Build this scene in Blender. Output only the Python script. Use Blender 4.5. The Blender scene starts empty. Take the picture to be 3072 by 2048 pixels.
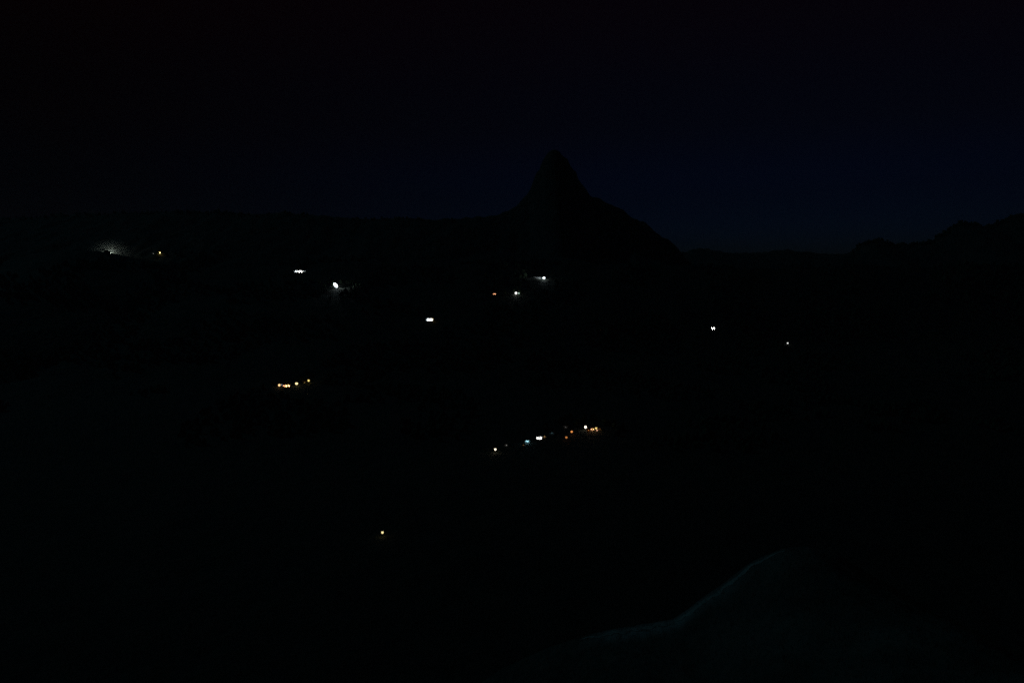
import bpy, math, random
import numpy as np
from mathutils import Vector
random.seed(7); rng = np.random.default_rng(7)
sc = bpy.context.scene
COL = sc.collection

# ---------------------------------------------------------------- camera, sky, moon, exposure
EYE = 350.0
FPX = 2219.0                      # focal length in photograph pixels (3072 wide)
PITCH = math.atan((1024 - 850) / FPX)
cam_d = bpy.data.cameras.new('camera'); cam = bpy.data.objects.new('camera', cam_d); COL.objects.link(cam)
cam_d.sensor_width = 36; cam_d.lens = 36 * FPX / 3072
cam_d.clip_start = 0.5; cam_d.clip_end = 60000
cam.location = (0, 0, EYE); cam.rotation_euler = (math.pi / 2 - PITCH, 0, 0)
sc.camera = cam

SUN_EL = math.radians(-3); SUN_AZ = math.radians(24)
w = bpy.data.worlds.new('World'); sc.world = w; w.use_nodes = True
nt = w.node_tree; nt.nodes.clear()
wo = nt.nodes.new('ShaderNodeOutputWorld'); bg = nt.nodes.new('ShaderNodeBackground')
sky = nt.nodes.new('ShaderNodeTexSky'); sky.sky_type = 'NISHITA'; sky.sun_disc = False
sky.sun_elevation = SUN_EL; sky.sun_rotation = SUN_AZ
sky.air_density = 1.0; sky.dust_density = 0.2; sky.ozone_density = 6.0
tc = nt.nodes.new('ShaderNodeTexCoord'); sp = nt.nodes.new('ShaderNodeSeparateXYZ')
nt.links.new(tc.outputs['Generated'], sp.inputs[0])
rp = nt.nodes.new('ShaderNodeValToRGB'); cr = rp.color_ramp; cr.interpolation = 'EASE'
for i, (p, c) in enumerate(((0.05, (.55, .9, .95)), (0.12, (.45, .54, .55)), (0.21, (.75, .5, .33)), (0.36, (1.7, .5, .27)))):
    e = cr.elements[i] if i < 2 else cr.elements.new(p)
    e.position = p; e.color = (*c, 1)
nt.links.new(sp.outputs[2], rp.inputs[0])
dt = nt.nodes.new('ShaderNodeVectorMath'); dt.operation = 'DOT_PRODUCT'; dt.inputs[1].default_value = (math.sin(.3), math.cos(.3), 0)
nt.links.new(tc.outputs['Generated'], dt.inputs[0])
rz = nt.nodes.new('ShaderNodeValToRGB'); ca = rz.color_ramp
ca.elements[0].position = .66; ca.elements[0].color = (1.5, .33, .25, 1); ca.elements[1].position = .98; ca.elements[1].color = (1, 1, 1, 1)
nt.links.new(dt.outputs['Value'], rz.inputs[0])
m1 = nt.nodes.new('ShaderNodeMixRGB'); m1.blend_type = 'MULTIPLY'; m1.inputs[0].default_value = 1
m2 = nt.nodes.new('ShaderNodeMixRGB'); m2.blend_type = 'MULTIPLY'; m2.inputs[0].default_value = 1
nt.links.new(sky.outputs[0], m1.inputs[1]); nt.links.new(rp.outputs[0], m1.inputs[2])
nt.links.new(m1.outputs[0], m2.inputs[1]); nt.links.new(rz.outputs[0], m2.inputs[2])
nt.links.new(m2.outputs[0], bg.inputs[0]); nt.links.new(bg.outputs[0], wo.inputs[0])
bg.inputs[1].default_value = 0.05

moon_d = bpy.data.lights.new('moon', 'SUN'); moon = bpy.data.objects.new('moon', moon_d); COL.objects.link(moon)
moon_d.energy = 0.05; moon_d.angle = math.radians(0.5); moon_d.color = (0.2, 0.78, 1.0)
moon.rotation_euler = Vector((0.75, -0.35, -0.6)).to_track_quat('-Z', 'Y').to_euler()   # from the left, a little beyond
sc.view_settings.view_transform = 'Standard'; sc.view_settings.look = 'None'
sc.view_settings.exposure = 0; sc.view_settings.gamma = 1
sc.cycles.use_denoising = False
sc.cycles.max_bounces = 0; sc.cycles.diffuse_bounces = 0; sc.cycles.glossy_bounces = 0; sc.cycles.sample_clamp_indirect = 0.02
sc.render.dither_intensity = 2.0

# ---------------------------------------------------------------- helpers
def mat(name, col, rough=0.9, noise=0.0, scale=1.0, bump=0.0, emit=None, estr=0.0, col2=None, metal=0.0):
    m = bpy.data.materials.new(name); m.use_nodes = True
    t = m.node_tree; b = t.nodes['Principled BSDF']
    b.inputs['Roughness'].default_value = rough; b.inputs['Metallic'].default_value = metal
    b.inputs['Base Color'].default_value = (*col, 1)
    if col2:
        tc = t.nodes.new('ShaderNodeTexCoord'); n = t.nodes.new('ShaderNodeTexNoise')
        n.inputs['Scale'].default_value = scale; n.inputs['Detail'].default_value = 8
        n.inputs['Roughness'].default_value = 0.65
        r = t.nodes.new('ShaderNodeValToRGB'); r.color_ramp.elements[0].position = 0.35; r.color_ramp.elements[1].position = 0.65
        r.color_ramp.elements[0].color = (*col, 1); r.color_ramp.elements[1].color = (*col2, 1)
        t.links.new(tc.outputs['Object'], n.inputs['Vector']); t.links.new(n.outputs['Fac'], r.inputs['Fac'])
        t.links.new(r.outputs['Color'], b.inputs['Base Color'])
        if bump:
            bp = t.nodes.new('ShaderNodeBump'); bp.inputs['Strength'].default_value = bump; bp.inputs['Distance'].default_value = 1.0 / scale
            t.links.new(n.outputs['Fac'], bp.inputs['Height']); t.links.new(bp.outputs['Normal'], b.inputs['Normal'])
    if emit:
        m.cycles.emission_sampling = 'AUTO'
        b.inputs['Emission Color'].default_value = (*emit, 1); b.inputs['Emission Strength'].default_value = estr
    return m

M = dict(
    hill=mat('hill_ground', (0.022, 0.03, 0.018), col2=(0.055, 0.055, 0.04), scale=0.02, bump=0.4),
    rock=mat('mountain_rock', (0.03, 0.032, 0.028), col2=(0.07, 0.068, 0.06), scale=0.012, bump=0.5),
    turf=mat('turf', (0.03, 0.045, 0.035), col2=(0.15, 0.16, 0.14), scale=0.13, bump=0.4),
    grass=mat('grass_blades', (0.05, 0.09, 0.04), col2=(0.11, 0.14, 0.07), scale=0.5),
    lit_rim=mat('pale_lit_rim', (0.33, 0.34, 0.32), col2=(0.5, 0.5, 0.47), scale=1.2, bump=0.3),  # paler colour stands in for the light along the crest
    leaf=mat('tree_leaves', (0.03, 0.055, 0.025), col2=(0.06, 0.09, 0.04), scale=0.15),
    bark=mat('bark', (0.07, 0.05, 0.035), col2=(0.12, 0.09, 0.06), scale=2.0),
    plaster=mat('white_plaster', (0.62, 0.62, 0.60), col2=(0.8, 0.8, 0.77), scale=0.6),
    plaster2=mat('cream_plaster', (0.5, 0.42, 0.3), col2=(0.6, 0.52, 0.4), scale=0.6),
    tile=mat('roof_tile', (0.16, 0.07, 0.045), col2=(0.24, 0.11, 0.07), scale=3.0),
    tin=mat('tin_roof', (0.22, 0.24, 0.25), col2=(0.32, 0.33, 0.34), scale=1.5, rough=0.5),
    wood=mat('dark_wood', (0.07, 0.045, 0.03), col2=(0.11, 0.07, 0.05), scale=4.0),
    steel=mat('galvanised_steel', (0.35, 0.36, 0.37), col2=(0.45, 0.46, 0.47), scale=5.0, rough=0.5, metal=0.6),
    stone=mat('stone_wall', (0.3, 0.3, 0.29), col2=(0.45, 0.44, 0.42), scale=0.9, bump=0.5),
    glass=mat('dark_glass', (0.02, 0.025, 0.03), rough=0.1),
)
_em = {}
def emat(col, s):
    k = (col, s)
    if k not in _em: _em[k] = mat('lit_glass', (0.8, 0.8, 0.8), emit=col, estr=s)
    return _em[k]

class MB:
    def __init__(s): s.v = []; s.f = []
    def add(s, v, f):
        o = len(s.v); s.v += [tuple(p) for p in v]; s.f += [tuple(i + o for i in q) for q in f]; return s
    def box(s, c, d):
        x, y, z = c; a, b, h = d[0] / 2, d[1] / 2, d[2] / 2
        v = [(x + i * a, y + j * b, z + k * h) for k in (-1, 1) for i, j in ((-1, -1), (1, -1), (1, 1), (-1, 1))]
        return s.add(v, [(0, 3, 2, 1), (4, 5, 6, 7), (0, 1, 5, 4), (1, 2, 6, 5), (2, 3, 7, 6), (3, 0, 4, 7)])
    def tube(s, p, q, r0, r1, n=10):
        p, q = Vector(p), Vector(q); d = (q - p).normalized()
        u = d.orthogonal().normalized(); w_ = d.cross(u)
        v = [c + (u * math.cos(2 * math.pi * i / n) + w_ * math.sin(2 * math.pi * i / n)) * r for c, r in ((p, r0), (q, r1)) for i in range(n)]
        f = [(i, (i + 1) % n, n + (i + 1) % n, n + i) for i in range(n)] + [tuple(range(n))[::-1], tuple(range(n, 2 * n))]
        return s.add(v, f)
    def ball(s, c, r, sq=1.0, n=12, m=8):
        v = [(c[0], c[1], c[2] - r * sq)]
        for j in range(1, m):
            a = -math.pi / 2 + math.pi * j / m
            v += [(c[0] + r * math.cos(a) * math.cos(2 * math.pi * i / n), c[1] + r * math.cos(a) * math.sin(2 * math.pi * i / n), c[2] + r * sq * math.sin(a)) for i in range(n)]
        v.append((c[0], c[1], c[2] + r * sq)); L = len(v) - 1
        f = [(0, 1 + (i + 1) % n, 1 + i) for i in range(n)]
        for j in range(m - 2):
            o = 1 + j * n; f += [(o + i, o + (i + 1) % n, o + n + (i + 1) % n, o + n + i) for i in range(n)]
        o = 1 + (m - 2) * n; f += [(o + i, o + (i + 1) % n, L) for i in range(n)]
        return s.add(v, f)
    def build(s, name, m, parent=None, loc=None, smooth=False):
        me = bpy.data.meshes.new(name); me.from_pydata(s.v, [], s.f); me.materials.append(m)
        if smooth: me.polygons.foreach_set('use_smooth', [True] * len(me.polygons))
        me.update(); o = bpy.data.objects.new(name, me); COL.objects.link(o)
        if parent: o.parent = parent
        if loc: o.location = loc
        return o
def tag(o, label=None, cat=None, group=None, kind=None):
    for k, v in (('label', label), ('category', cat), ('group', group), ('kind', kind)):
        if v: o[k] = v
    return o
def empty(name, loc, rz=0):
    o = bpy.data.objects.new(name, None); o.location = loc; o.rotation_euler = (0, 0, rz); o.empty_display_size = 1
    COL.objects.link(o); return o
def sstep(a, b, x):
    t = np.clip((x - a) / (b - a), 0, 1); return t * t * (3 - 2 * t)

# ---------------------------------------------------------------- height of the land
_perm = rng.random((256, 256))
def vnoise(x, y):
    xi = np.floor(x).astype(int); yi = np.floor(y).astype(int)
    fx = x - xi; fy = y - yi; fx = fx * fx * (3 - 2 * fx); fy = fy * fy * (3 - 2 * fy)
    g = lambda i, j: _perm[i % 256, j % 256]
    return (g(xi, yi) * (1 - fx) + g(xi + 1, yi) * fx) * (1 - fy) + (g(xi, yi + 1) * (1 - fx) + g(xi + 1, yi + 1) * fx) * fy - 0.5
def fbm(x, y, s, o=5):
    r = 0; a = 1.0
    for k in range(o):
        r = r + a * vnoise(x / s + 17.3 * k, y / s - 9.1 * k); a *= 0.5; s *= 0.5
    return r
def dirv(px, py):                                    # direction of sight towards a point of the photograph
    a = (px - 1536) / FPX; b = (1024 - py) / FPX
    c, s_ = math.cos(PITCH), math.sin(PITCH)
    v = np.array([a, c + b * s_, -s_ + b * c]); return v / v[1]
def crest(pts, D):
    P = [dirv(*p) for p in pts]
    return np.array([p[0] * D for p in P]), np.array([EYE + p[2] * D for p in P])
R_MAIN = crest([(-1800, 700), (-900, 690), (-300, 665), (0, 652), (300, 640), (520, 632), (760, 638), (914, 640), (1050, 655), (1176, 650), (1300, 656),
                (1437, 650), (1500, 645), (1522, 632), (1550, 618), (1572, 596), (1588, 582), (1597, 550), (1605, 526), (1618, 512), (1628, 478), (1638, 464), (1648, 451), (1662, 445),
                (1676, 450), (1688, 470), (1702, 480), (1715, 506), (1728, 514), (1738, 546), (1756, 562), (1772, 588), (1800, 594), (1844, 620), (1866, 624), (1900, 652), (1926, 662), (1965, 692), (2000, 716), (2031, 740),
                (2060, 775), (2120, 820), (2300, 900), (2800, 1000), (4800, 1050)], 4000)
R_FAR = crest([(-3000, 760), (1500, 760), (1950, 770), (2041, 758), (2080, 748), (2120, 747), (2160, 754), (2200, 761), (2290, 757), (2330, 750), (2360, 746), (2400, 755), (2480, 760),
               (2560, 757), (2700, 760), (5000, 700)], 6000)
R_RIGHT = crest([(1500, 950), (2300, 830), (2480, 785), (2545, 760), (2575, 734), (2600, 719), (2640, 722), (2680, 733), (2750, 731), (2800, 721), (2830, 700),
                 (2870, 673), (2920, 669), (2960, 680), (3000, 664), (3072, 643), (3250, 600), (3700, 560), (5200, 600)], 4300)
def ridge(x, y, R, D, sf, sb):
    c = np.interp(x, R[0], R[1]) + 26 * np.abs(fbm(x, y * .4 + 90, 60.0, 4)) - 7
    d = D - y
    return np.where(d > 0, c - sf * d + 0.00004 * 0 * d * d, c + sb * d)
def land(x, y):
    x = np.asarray(x, float); y = np.asarray(y, float)
    bl = np.interp(y, [0, 1500, 1650, 1900, 2200, 2450, 2650, 3000, 3300, 3700, 4200, 5000], [0, 2, 14, 30, 55, 140, 222, 345, 425, 520, 560, 420])
    br = np.interp(y, [0, 1500, 1800, 2300, 2800, 3500, 4300, 5200, 6000], [0, 2, 18, 90, 182, 290, 380, 300, 200])
    t = sstep(200, 1100, x); base = bl * (1 - t) + br * t
    base = base - 30 * sstep(1200, 700, y) * 0
    r1 = ridge(x, y, R_MAIN, 4000, 0.40 + 0.75 * np.exp(-((x - 230) / 330.0) ** 2), 0.5)
    r2 = ridge(x, y, R_FAR, 6000, 0.35, 0.3)
    r3 = ridge(x, y, R_RIGHT, 4300, 0.42, 0.5)
    # low spur on the left with a hollow behind it
    dx = dirv(330, 757); sx, sz = dx[0] * 3150, EYE + dx[2] * 3150
    k = np.exp(-((x - sx) / 420.0) ** 2)
    spur = sz - 0.16 * (x - sx) * k - 0.5 * np.abs(y - 3150) * (1 - 0.3 * k) - (1 - k) * 70
    hollow = 26 * k * np.exp(-((y - 3200) / 26.0) ** 2)
    z = np.maximum.reduce([base, r1, r2, r3])
    z = np.maximum(z - hollow, spur)
    n = fbm(x, y, 620.0, 6)
    amp = 8 + 42 * sstep(1500, 3000, y)
    glowpatch = np.exp(-((x - sx) / 140.0) ** 2 - ((y - 3400) / 110.0) ** 2)
    damp = 1 - 0.85 * np.maximum.reduce([glowpatch, np.exp(-((y - 4000) / 160.0) ** 2), np.exp(-((y - 6000) / 220.0) ** 2), np.exp(-((y - 4300) / 160.0) ** 2) * sstep(1500, 1900, x), np.exp(-((y - 3150) / 70.0) ** 2) * k])
    z = z + n * amp * damp
    z = z + fbm(x + 400, y, 90.0, 3) * 5 * sstep(1000, 2400, y) * (1 - .9 * glowpatch)
    # the steep flank below the viewpoint
    flank = 292 - 0.66 * (y - 60) + 14 * fbm(x, y, 160.0, 4)
    return np.maximum(z, np.where(y < 1000, flank, -1e3))
def hit(px, py, y0=700, lift=0.0):
    """where the line of sight meets the land (lift = height above it)"""
    d = dirv(px, py); ys = np.arange(y0, 7000, 2.0)
    zz = land(d[0] * ys, ys) + lift; ray = EYE + d[2] * ys
    i = int(np.argmax(zz >= ray)); Y = ys[i]
    return float(d[0] * Y), float(Y), float(land(d[0] * Y, Y))

def heightfield(name, xs, ys, fn, m, smooth=True):
    X, Y = np.meshgrid(xs, ys); Z = fn(X, Y)
    co = np.stack([X, Y, Z], -1).reshape(-1, 3).astype(np.float32)
    ny, nx = X.shape; i = (np.arange(ny - 1)[:, None] * nx + np.arange(nx - 1)[None, :]).ravel()
    q = np.stack([i, i + 1, i + nx + 1, i + nx], -1)
    me = bpy.data.meshes.new(name); me.vertices.add(len(co)); me.vertices.foreach_set('co', co.ravel())
    me.loops.add(q.size); me.loops.foreach_set('vertex_index', q.ravel().astype(np.int32))
    me.polygons.add(len(q)); me.polygons.foreach_set('loop_start', np.arange(0, q.size, 4, dtype=np.int32))
    me.update(calc_edges=True); me.validate()
    me.polygons.foreach_set('use_smooth', [smooth] * len(me.polygons)); me.materials.append(m)
    o = bpy.data.objects.new(name, me); COL.objects.link(o); return o

xs = np.concatenate([np.arange(-9000, -3200, 120), np.arange(-3200, 3400, 15), np.arange(3400, 9000, 120)])
ys_near = np.concatenate([np.arange(70, 1500, 15), np.arange(1500, 3400, 12)]); ys_far = np.concatenate([np.arange(3400, 4500, 12), np.arange(4500, 7600, 30), np.arange(7600, 12400, 400)])
tag(heightfield('valley_terrain', xs, np.append(ys_near, 3400.0), land, M['hill']), 'dark wooded valley slopes scattered with lights', kind='structure')
tag(heightfield('mountain', xs, ys_far, lambda x, y: np.where(y < 7600, land(x, y), land(x, np.minimum(y, 7600)) * sstep(12000, 7600, y)), M['rock']),
    'dark ridge with one sharp peak against the night sky', kind='structure')

# ---------------------------------------------------------------- the near hillside with its painted lit rim
LIP = [(-3000, 2500), (900, 2400), (1300, 2150), (1500, 2010), (1640, 1945), (1780, 1896), (1850, 1880), (1950, 1866), (2020, 1854), (2060, 1826), (2100, 1794), (2160, 1752), (2250, 1690),
       (2310, 1658), (2355, 1642), (2420, 1636), (2500, 1655), (2600, 1715), (2750, 1800), (2900, 1880), (3000, 1935), (3100, 1960), (3400, 1990), (6000, 2300)]
LX, LZ = crest(LIP, 60)
def near_z(x, y):
    c = np.interp(x, LX, LZ)
    t = np.clip((60 - y) / 60, 0, 1)
    z = c + (348.3 - c) * t ** 2
    z = np.where(y > 60, c - 0.75 * (y - 60) - 0.004 * (y - 60) ** 2, z)
    return z + (0.5 * fbm(x, y, 9.0, 5) + .35 * fbm(x, y, 2.2, 3)) * (1 - 0.5 * np.exp(-((y - 60) / 4.0) ** 2))
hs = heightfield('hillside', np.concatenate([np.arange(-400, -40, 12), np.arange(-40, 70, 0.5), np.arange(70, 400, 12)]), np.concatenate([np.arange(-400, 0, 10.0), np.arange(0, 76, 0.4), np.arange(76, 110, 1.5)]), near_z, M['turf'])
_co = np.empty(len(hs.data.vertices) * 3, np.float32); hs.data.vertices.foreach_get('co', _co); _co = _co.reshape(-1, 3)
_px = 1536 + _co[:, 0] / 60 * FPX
_w = np.exp(-((_co[:, 1] - 59.0) / 1.05) ** 2) * sstep(1700, 1900, _px) * sstep(2420, 2080, _px) * (.72 + .9 * fbm(_co[:, 0], _co[:, 1], 2.5, 3) + .3 * sstep(2120, 2000, _px))  # soft rim light along the crest, put into the turf colour
_at = hs.data.attributes.new('rim_light', 'FLOAT', 'POINT'); _at.data.foreach_set('value', np.clip(_w, 0, 1).astype(np.float32))
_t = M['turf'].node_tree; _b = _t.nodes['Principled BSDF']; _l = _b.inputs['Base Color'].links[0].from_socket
_mx = _t.nodes.new('ShaderNodeMixRGB'); _an = _t.nodes.new('ShaderNodeAttribute'); _an.attribute_name = 'rim_light'
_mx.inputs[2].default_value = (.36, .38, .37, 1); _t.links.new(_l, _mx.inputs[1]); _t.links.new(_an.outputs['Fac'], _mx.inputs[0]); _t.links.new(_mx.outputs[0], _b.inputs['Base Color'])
tag(hs, 'dark grassy hillside falling away in front of the viewer', kind='structure')

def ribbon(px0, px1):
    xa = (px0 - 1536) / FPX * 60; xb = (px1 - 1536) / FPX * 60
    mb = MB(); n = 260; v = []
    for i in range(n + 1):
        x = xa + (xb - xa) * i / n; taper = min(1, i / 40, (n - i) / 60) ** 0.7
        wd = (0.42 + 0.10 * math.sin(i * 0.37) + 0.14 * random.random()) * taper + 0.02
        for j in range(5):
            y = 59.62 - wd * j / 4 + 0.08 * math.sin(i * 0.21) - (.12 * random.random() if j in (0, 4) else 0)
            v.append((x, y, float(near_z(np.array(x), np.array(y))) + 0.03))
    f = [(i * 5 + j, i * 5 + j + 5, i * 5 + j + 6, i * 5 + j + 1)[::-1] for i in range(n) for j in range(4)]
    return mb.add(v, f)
tag(ribbon(1745, 2370).build('lit_rim', M['lit_rim']), 'pale strip painted as light along the crest of the near hillside', kind='structure')  # added strip, its pale colour imitates the lit rim

# grass on the near hillside
gv, gf = [], []
for _ in range(12000):
    y = random.uniform(25, 60.4); x = random.uniform(-4, 46) * y / 60 + 1
    z = float(near_z(np.array(x), np.array(y)))
    for _b in range(3):
        a = random.uniform(0, 6.28); h = random.uniform(0.05, 0.34); l = random.uniform(0.02, 0.12)
        bx, by = x + random.uniform(-.15, .15), y + random.uniform(-.15, .15); dx, dy = math.cos(a) * .015, math.sin(a) * .015
        o = len(gv); gv += [(bx - dx, by - dy, z - .05), (bx + dx, by + dy, z - .05), (bx - dy / .015 * l, by + dx / .015 * l, z + h)]
        gf.append((o, o + 1, o + 2))
g = MB(); g.v = gv; g.f = gf
tag(g.build('grass', M['grass']), 'short rough grass growing on the near hillside', 'grass', kind='stuff')

# ---------------------------------------------------------------- far woods
def wood(name, pts, label, smin, smax):
    V, F = [], []
    base = MB().ball((0, 0, 0), 1, 1, 7, 5); bv = np.array(base.v)
    for x, y in pts:
        s = random.uniform(smin, smax); z = float(land(x, y))
        nrm = 1 + 0.3 * (rng.random(len(bv)) - 0.5)
        vv = bv * nrm[:, None] * np.array([s * .55, s * .55, s * random.uniform(.5, .75)]) + np.array([x, y, z + s * .55])
        o = len(V); V += vv.tolist(); F += [tuple(i + o for i in q) for q in base.f]
    m = MB(); m.v = V; m.f = F
    return tag(m.build(name, M['leaf']), label, 'woodland', kind='stuff')

# ---------------------------------------------------------------- lamps
WHITE = (1.0, 1.0, 0.97); COOL = (0.78, 0.92, 1.0); TEAL = (0.35, 0.72, 0.85); GREENISH = (0.7, 1.0, 0.82)
WARM = (1.0, 0.61, 0.26); YELLOW = (1.0, 0.72, 0.22); ORANGE = (1.0, 0.36, 0.09); PINK = (1.0, 0.5, 0.3)
CLEAR = []
def spot_of(px, py, H, y0=700):
    x, y, z = hit(px, py, y0, 0.0)
    for _ in range(3): x, y, z = hit(px, py + H / y * FPX, y0)
    CLEAR.append((x, y)); return x, y, z
def bulb(parent, loc, col, P, radius=0.4, spot=None):
    d = bpy.data.lights.new('lamp_light', 'SPOT' if spot else 'POINT'); d.energy = P; d.color = col; d.shadow_soft_size = radius
    o = bpy.data.objects.new('lamp_light', d); COL.objects.link(o); o.parent = parent; o.location = loc
    if spot:
        d.spot_size = math.radians(spot[1]); d.spot_blend = 0.9
        o.rotation_euler = Vector(spot[0]).to_track_quat('-Z', 'Y').to_euler()
    return o
def street_lamp(px, py, col, e, P, label, H=7.0, r=0.8, sq=0.8, group=None, y0=700, aim=None):
    x, y, z = spot_of(px, py, H, y0); root = empty('street_lamp', (x, y, z))
    tag(root, label, 'street lamp', group)
    MB().box((0, 0, 0.0), (0.6, 0.6, 1.6)).build('base', M['stone'], root)
    MB().tube((0, 0, 0.6), (0, 0, H - r * sq), 0.14, 0.09).build('pole', M['steel'], root)
    MB().ball((0, 0, H), r, sq).build('lamp_globe', emat(col, e), root, smooth=True)
    MB().tube((0, 0, H + r * sq * .85), (0, 0, H + r * sq + .15), r * .6, r * .2).build('cap', M['steel'], root)
    if P: bulb(root, (-r - .6, -.5, H - 1) if aim else (0, -r - 0.4, H), col, P, spot=aim)
    return root
def round_flood(px, py, col, e, P, label, H, r, aim, y0):
    """stubby mast with one big round floodlight turned to the valley"""
    x, y, z = spot_of(px, py, H, y0); root = empty('floodlight_mast', (x, y, z), math.atan2(-x, y)); tag(root, label, 'floodlight')
    MB().box((0, 0, 0.0), (1.6, 1.6, 2.2)).build('base', M['stone'], root)
    MB().tube((0, 0, .8), (0, 0, H - r), 0.4, 0.3).build('pole', M['steel'], root)
    hd = MB().tube((0, 1.2, H), (0, -.2, H), r * .4, r * .55, 20).build('lamp_head', M['steel'], root)
    m = MB().ball((0, 0, 0), 1, 1, 20, 12); a = math.radians(38)
    m.v = [(p[0] * r * .58 * math.cos(a) - p[2] * r * 1.12 * math.sin(a), p[1] * .8 - .5, H + p[0] * r * .58 * math.sin(a) + p[2] * r * 1.12 * math.cos(a)) for p in m.v]
    m.build('lens', emat(col, e), hd, smooth=True)
    bulb(root, (0, -1.6, H), col, P, spot=aim)
    return root
def floodlight(px, py, col, e, P, label, H=9.0, wd=2.4, hh=1.4, aim=None, group=None, y0=700, n=2):
    """mast with a cross arm and square lamp heads facing the valley"""
    x, y, z = spot_of(px, py, H, y0); root = empty('floodlight_mast', (x, y, z), math.atan2(-x, y) )
    tag(root, label, 'floodlight', group)
    MB().box((0, 0, 0.0), (0.9, 0.9, 1.8)).build('base', M['stone'], root)
    MB().tube((0, 0, .8), (0, 0, H), 0.22, 0.13).build('pole', M['steel'], root)
    MB().box((0, 0, H), (wd, 0.18, 0.18)).build('cross_arm', M['steel'], root)
    for i in range(n):
        cx = (i - (n - 1) / 2) * wd / n
        hd = MB().box((cx, -0.3, H), (wd / n * .92, 0.4, hh)).build('lamp_head', M['steel'], root)
        MB().box((cx, -0.56, H), (wd / n * .82, 0.08, hh * .88)).build('lens', emat(col, e), hd)
    if P: bulb(root, (0, -1.2, H), col, P, spot=aim)
    return root

# ---------------------------------------------------------------- houses
def house(px, py, W, D, Hh, label, wall='plaster', roof='tile', rz=0.0, lit=(), nwin=3, porch=None, cat='house', y0=700, group=None, roofh=None, name='house'):
    x, y, z = spot_of(px, py, Hh * .5, y0)
    z = min(float(land(x + i, y + j)) for i in (-W / 2, 0, W / 2) for j in (-D / 2, 0, D / 2))
    z0 = float(land(x, y - D / 2))
    root = empty(name, (x, y, z0), rz + math.atan2(-x, y)); tag(root, label, cat, group)
    dz = z - z0 - 1.5
    MB().box((0, 0, (dz + 0.5) / 2), (W + .5, D + .5, .5 - dz)).build('plinth', M['stone'], root)
    MB().box((0, 0, 0.5 + Hh / 2), (W, D, Hh)).build('wall', M[wall], root)
    rh = roofh or D * .28; t = 0.5 + Hh; ov = .7
    m = MB(); a, b = W / 2 + ov, D / 2 + ov
    m.add([(-a, -b, t - .1), (a, -b, t - .1), (a, b, t - .1), (-a, b, t - .1), (-a, 0, t + rh), (a, 0, t + rh), (-a, -b, t + .12), (a, -b, t + .12), (a, b, t + .12), (-a, b, t + .12), (-a, 0, t + rh + .2), (a, 0, t + rh + .2)],
          [(0, 3, 2, 1), (6, 7, 11, 10), (8, 9, 10, 11), (0, 1, 7, 6), (2, 3, 9, 8), (0, 6, 10, 9, 3), (1, 2, 8, 11, 7)])
    ro = m.build('roof', M[roof], root)
    MB().box((W * .28, D * .12, t + rh * .9), (.8, .8, 1.6)).build('chimney', M['stone'], ro)
    dx = -W / 2 + W * .14
    dr = MB().box((dx, -D / 2 - .05, .5 + 1.05), (1.1, .12, 2.1)).build('door', M['wood'], root)
    MB().box((dx + .4, -D / 2 - .14, 1.5), (.08, .07, .2)).build('handle', M['steel'], dr)
    for i in range(nwin):
        wx = -W / 2 + W * (.34 + .58 * i / max(1, nwin - 1)) if nwin > 1 else W * .15
        f = MB().box((wx, -D / 2 - .04, .5 + Hh * .55), (1.7, .1, 1.5)).build('window', M['wood'], root)
        col_e = dict(lit).get(i)
        MB().box((wx, -D / 2 - .105, .5 + Hh * .55), (1.4, .05, 1.2)).build('pane', emat(*col_e) if col_e else M['glass'], f)
        MB().box((wx, -D / 2 - .16, .5 + Hh * .55 - .82), (1.9, .3, .1)).build('sill', M['stone'], f)
    for (lx, ly, lz, col, P) in (porch or ()):
        br = MB().box((lx, -D / 2 - .15, lz), (.25, .3, .25)).build('porch_lamp', M['steel'], root)
        MB().ball((lx, -D / 2 - .5, lz), .3).build('lamp_globe', emat(col, round(min(8, max(.5, P / 300)), 1)), br, smooth=True)
        if P > 4000: bulb(root, (lx, -D / 2 - ly * .6, 1.6), col, P * .16, spot=((0, 1, .45), 125))
        else: bulb(root, (lx, -D / 2 - ly * .6, lz), col, P * .12)
    return root
def stone_wall(a, b, h, label):
    n = 24; m = MB(); v = []
    for i in range(n + 1):
        t = i / n; x = a[0] + (b[0] - a[0]) * t; y = a[1] + (b[1] - a[1]) * t; z = float(land(x, y))
        v += [(x, y - .4, z - 1.5), (x, y + .4, z - 1.5), (x, y + .4, z + h * (1 - .6 * t)), (x, y - .4, z + h * (1 - .6 * t))]
        if i % 4 == 0: CLEAR.append((x, y))
    f = [(4 * i + j, 4 * i + (j + 1) % 4, 4 * i + 4 + (j + 1) % 4, 4 * i + 4 + j) for i in range(n) for j in range(4)] + [(0, 3, 2, 1), (4 * n, 4 * n + 1, 4 * n + 2, 4 * n + 3)]
    return tag(m.add(v, f).build('retaining_wall', M['stone']), label, 'wall')

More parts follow.
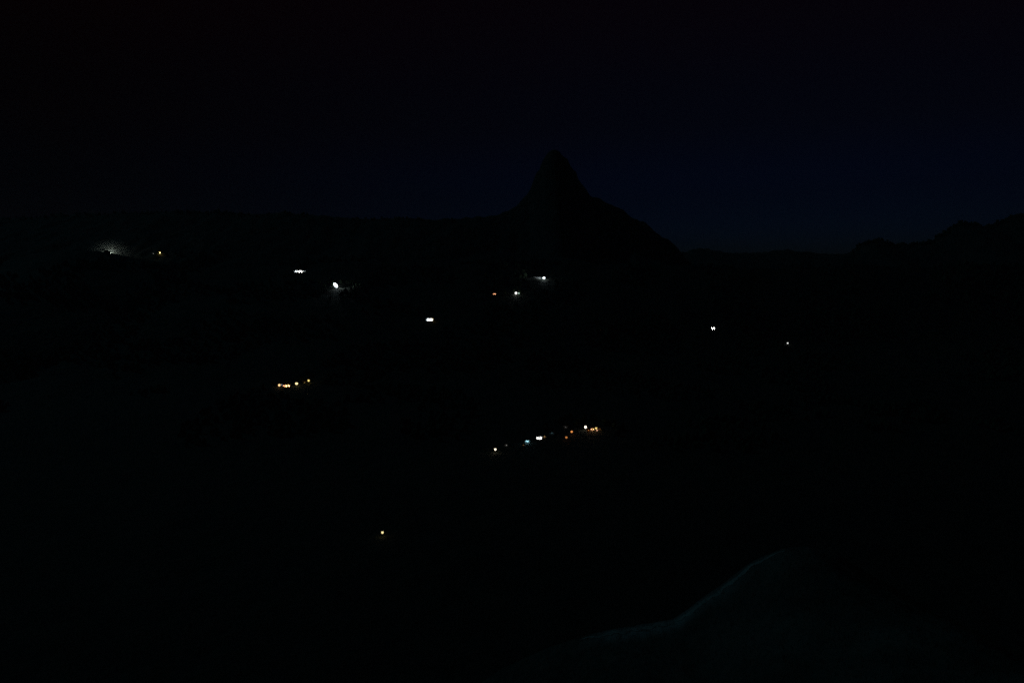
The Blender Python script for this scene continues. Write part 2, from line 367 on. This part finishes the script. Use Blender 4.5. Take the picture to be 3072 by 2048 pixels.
# upper left slope
K = 1.0
x, y, z = hit(335, 745, 3200)
def hidden_lamp():
    d = dirv(330, 762.5); Y = 3345; x, zray = d[0] * Y, EYE + d[2] * Y; z = float(land(x, Y)); H = max(3.0, zray - z)
    root = empty('floodlight_mast', (x, Y, z)); tag(root, 'floodlight hidden behind the dark left spur, its glow on the slope behind', 'floodlight')
    CLEAR.extend([(x + a, b) for a in (-70, -35, 0, 35, 70) for b in (3130, 3170, 3230, Y)])
    MB().box((0, 0, 0), (.9, .9, 1.8)).build('base', M['stone'], root)
    MB().tube((0, 0, .8), (0, 0, H), .2, .12).build('pole', M['steel'], root)
    m = MB().ball((0, 0, 0), 1, 1, 24, 14); m.v = [(p[0] * 150, p[1] * 100, p[2] * 95) for p in m.v]
    mist = m.build('mist', bpy.data.materials.new('mist'), None, (x + 2, Y + 4, z + H - 4), smooth=True)
    mm = mist.data.materials[0]; mm.use_nodes = True; t = mm.node_tree; t.nodes.clear()
    o_ = t.nodes.new('ShaderNodeOutputMaterial'); v_ = t.nodes.new('ShaderNodeVolumePrincipled'); v_.inputs['Density'].default_value = .0012
    c_ = t.nodes.new('ShaderNodeTexCoord'); q_ = t.nodes.new('ShaderNodeVectorMath'); q_.operation = 'MULTIPLY'; q_.inputs[1].default_value = (1 / 150, 1 / 100, 1 / 95)
    l_ = t.nodes.new('ShaderNodeVectorMath'); l_.operation = 'LENGTH'; r_ = t.nodes.new('ShaderNodeMapRange'); r_.interpolation_type = 'SMOOTHSTEP'
    r_.inputs[1].default_value = 0.0; r_.inputs[2].default_value = .85; r_.inputs[3].default_value = .0032; r_.inputs[4].default_value = 0.0
    t.links.new(c_.outputs['Object'], q_.inputs[0]); t.links.new(q_.outputs[0], l_.inputs[0]); t.links.new(l_.outputs['Value'], r_.inputs[0]); t.links.new(r_.outputs[0], v_.inputs['Density'])
    v_.inputs['Color'].default_value = (.9, .95, .9, 1); t.links.new(v_.outputs[0], o_.inputs['Volume'])
    tag(mist, 'patch of pale mist glowing above the left spur', 'mist', kind='stuff')
    hd = MB().box((0, .2, H), (2, .4, 1.0)).build('lamp_head', M['steel'], root)
    MB().box((0, .46, H), (1.8, .1, .8)).build('lens', emat(WHITE, 30), hd)
    bulb(root, (0, 1.2, H), (0.9, 1.0, 0.88), 5e4)
hidden_lamp()
street_lamp(480, 759, YELLOW, 8, 0, 'small yellow lamp just right of the grey glow on the left spur', H=6, r=2.6, y0=3050)
street_lamp(460, 761, (0.8, 0.8, 0.75), 0.5, 0, 'faint grey lamp between the grey glow and the small yellow lamp', H=6, r=1.3, y0=3050)
house(901, 812, 58, 12, 8, 'long white floodlit building, upper of the two brightest lights on the left slope', nwin=9, y0=2200, roof='tin', cat='building', name='long_building', roofh=1.5,
      porch=((-18, 7, 5, COOL, 2.5e4), (-6, 7, 6, WHITE, 6e4), (5, 7, 5, WHITE, 4e4), (17, 7, 5, COOL, 3.5e4), (25, 8, 4, GREENISH, 2e4)))
round_flood(1007, 856, COOL, 8, 6e4, 'big oval blue-white floodlight with a pale tail down the left slope', H=12, r=9, y0=2200, aim=((1, 0.05, -0.4), 75))
house(1289, 957, 26, 12, 9, 'short squat white floodlit building alone below the peak\'s left foot', nwin=4, y0=2200, roof='tin', cat='building', name='floodlit_building', roofh=3,
      porch=((-6, 6, 6, COOL, 5e4), (0, 6, 6, WHITE, 5e4), (6, 6, 5, WHITE, 5e4), (11, 7, 5, YELLOW, 4e3)))
# below the peak
lp = street_lamp(1632, 834, COOL, 8, 3e4, 'bright white lamp under the peak with a pale streak on its left', H=9, r=4.2, sq=1, y0=2200, aim=((-1, .55, .05), 70))
lx, ly, lz = lp.location; stone_wall((lx + 3, ly + 6), (lx - 42, ly + 26), 8, 'pale retaining wall running up left from the bright lamp under the peak')
house(1483, 881, 12, 8, 5, 'small orange-lit cottage left of the white and green pair of lamps', wall='plaster2', nwin=2, y0=2200, porch=((-3, 4, 3.5, PINK, 8e3), (3, 4, 3.5, PINK, 8e3)))
street_lamp(1548, 879, WHITE, 5, 0, 'round white lamp, brighter one of the pair under the peak', H=8, r=3.6, sq=1, y0=2200)
street_lamp(1556.5, 880, GREENISH, 0.7, 0, 'dim greenish lamp touching the right of a white lamp', H=7, r=2.6, sq=1, y0=2200)
# right slope
lp = house(2139, 983, 15, 8, 7, 'white floodlit cottage, brightest light on the right slope', nwin=2, y0=2200, roof='tin', roofh=1.5, porch=((-2.5, 5, 5, WHITE, 4e4), (1, 5, 5, WHITE, 4e4), (4.5, 5, 5, WHITE, 3e4)))
wl = MB().ball((-8.3, -3, 4), .5).build('added_lamp', emat(TEAL, 1.5), lp, smooth=True); bulb(lp, (-9, -4, 4), TEAL, 5e3, spot=((-1, .25, -.05), 90))  # globe and spot added to throw the teal streak on the wall
lx, ly, lz = lp.location; stone_wall((lx - 9, ly - 2), (lx - 34, ly + 8), 5, 'dim teal retaining wall climbing left from the cottage on the right slope')
street_lamp(2363, 1029, WHITE, 1.2, 0, 'tiny dim white lamp, farthest right of all the lights', H=6, r=2.6, sq=1, y0=2200)

# hamlet on the left, warm lights
hg = 'warm lights of the upper hamlet'
street_lamp(838, 1155, WARM, 1.6, 0, 'round peach lamp at the left end of the warm hamlet', H=7, r=3.2, sq=1.1)
street_lamp(845.5, 1154, (0.62, 0.66, 0.8), 0.35, 0, 'tiny grey-blue lamp beside the peach lamp of the warm hamlet', H=6, r=1.9, sq=1)
house(860, 1156, 22, 9, 6, 'long warm-lit house, brightest of the warm hamlet', wall='plaster2', nwin=5, roofh=1.5, porch=((-7, 4, 4, PINK, 8e3), (-1, 4, 4, WARM, 3.5e4), (6, 4, 4, WARM, 3.5e4)))
street_lamp(890, 1150, (1, .74, .34), 1.9, 40, 'large pale yellow lamp right of the long warm-lit house', H=8, r=3.9, sq=.9)
house(913, 1147, 8, 6, 4, 'dim brown-lit cottage between the last two lamps of the warm hamlet', wall='plaster2', nwin=2, porch=((0, 3, 3, YELLOW, 250),))
street_lamp(926, 1141, YELLOW, 1.3, 30, 'yellow lamp at the right end of the warm hamlet', H=8, r=2.9, sq=1.1)

# lower hamlet, a string of lights
street_lamp(1486, 1347, (1, .85, .6), 2.2, 10, 'cream lamp at the lower left end of the long string of lights', H=7, r=2.2, sq=1.1)
house(1518, 1335, 8, 6, 3.5, 'very dim grey cottage just right of the cream lamp', nwin=2, porch=((1, 3, 3, WHITE, 130),))
house(1571, 1335, 5, 4, 3, 'tiny dim brown hut below the blue-lit cottage', wall='plaster2', nwin=1, porch=((0, 2.5, 2.4, WARM, 90),))
house(1582, 1324, 10, 6, 4.5, 'cottage lit dull blue by its porch lamp', nwin=2, porch=((-1, 4, 3.5, TEAL, 4e3), (2, 5, 3.5, TEAL, 2e3)))
house(1618, 1312, 15, 8, 6, 'dazzling white house, brightest of the long string of lights', nwin=3, roof='tin', roofh=1.2, rz=.12, porch=((-4, 4, 4, WHITE, 1.6e4), (2, 4, 5, WHITE, 1.6e4)))
house(1634, 1310, 7, 5, 4, 'dim grey shed against the right end of the dazzling white house', nwin=1, porch=((0, 3, 3, WARM, 350),), name='shed', cat='shed')
house(1656, 1299, 12, 7, 5, 'very dim teal house right of the dazzling white house', nwin=3, porch=((0, 5, 4, TEAL, 160),))
house(1697, 1281, 10, 7, 5, 'faint grey house above the two orange lamps', nwin=3, porch=((0, 5, 4, WHITE, 110),))
street_lamp(1699, 1311, ORANGE, 0.55, 0, 'lower and dimmer of the two orange lamps', H=7, r=2.4, sq=1)
street_lamp(1715, 1294.5, ORANGE, 0.95, 0, 'upper and brighter of the two orange lamps', H=7, r=2.4, sq=1)
street_lamp(1756.5, 1280.5, (1, .88, .68), 3, 0, 'tall oval white lamp at the upper right of the string of lights', H=8, r=2.4, sq=1.4)
house(1765, 1291, 8, 6, 3.5, 'dim rust-lit cottage under the tall oval white lamp', wall='plaster2', nwin=2, porch=((0, 3, 3, ORANGE, 450),))
house(1777, 1288, 10, 7, 5, 'bright peach-lit cottage between a rust-lit cottage and a yellow lamp', wall='plaster2', nwin=2, porch=((-2, 4, 4, PINK, 2.5e3), (2.5, 4, 4, WARM, 4e3)))
street_lamp(1788.5, 1284, YELLOW, 0.8, 60, 'yellow lamp near the right end of the string of lights', H=7, r=2.5, sq=1)
street_lamp(1791, 1290, PINK, 0.9, 0, 'small pink lamp just under the yellow lamp of the string', H=5, r=1.9, sq=.8)
house(1799, 1287, 7, 5, 4, 'faint brown-lit cottage, rightmost of the string of lights', wall='plaster2', nwin=2, porch=((0, 4, 3, ORANGE, 130),))
# alone on the valley floor
street_lamp(1147.5, 1596.5, (1, .82, .38), 1.2, 0, 'lone yellow lamp low in the dark valley', H=6, r=1.6, sq=1.15)

# ---------------------------------------------------------------- woods (kept away from the lights)
P = []
while len(P) < 4500:
    x = random.uniform(-2600, 2600); y = random.uniform(1500, 3380)
    if abs(x) > y * .75 or float(vnoise(np.array(x / 170), np.array(y / 170))) < 0.02: continue
    if any(abs(x - a) < 30 and -90 < y - b < 12 for a, b in CLEAR): continue
    P.append((x, y))
wood('woodland', P, 'dark woods covering the valley slopes', 8, 16)
P = []
for R, D, lo, hi in ((R_RIGHT, 4290, 1950, 3400), (R_MAIN, 3985, -2900, -300)):
    for _ in range(420 if D > 4000 else 120):
        P.append((random.uniform(lo, hi), D + random.uniform(-30, 25)))
wood('ridge_woodland', P, 'dark line of trees along the far ridges', 7, 13)

# ---------------------------------------------------------------- night haze over the valley
hz = MB().box((0, 6000, 800), (26000, 14000, 1700)).build('haze', bpy.data.materials.new('haze'))
hm = hz.data.materials[0]; hm.use_nodes = True; ht = hm.node_tree; ht.nodes.clear()
ho = ht.nodes.new('ShaderNodeOutputMaterial'); pv = ht.nodes.new('ShaderNodeVolumePrincipled')
pv.inputs['Color'].default_value = (.85, .9, 1, 1); pv.inputs['Density'].default_value = 0.00003
ht.links.new(pv.outputs[0], ho.inputs['Volume'])
tag(hz, 'thin night haze', kind='stuff')
sc.cycles.volume_bounces = 0
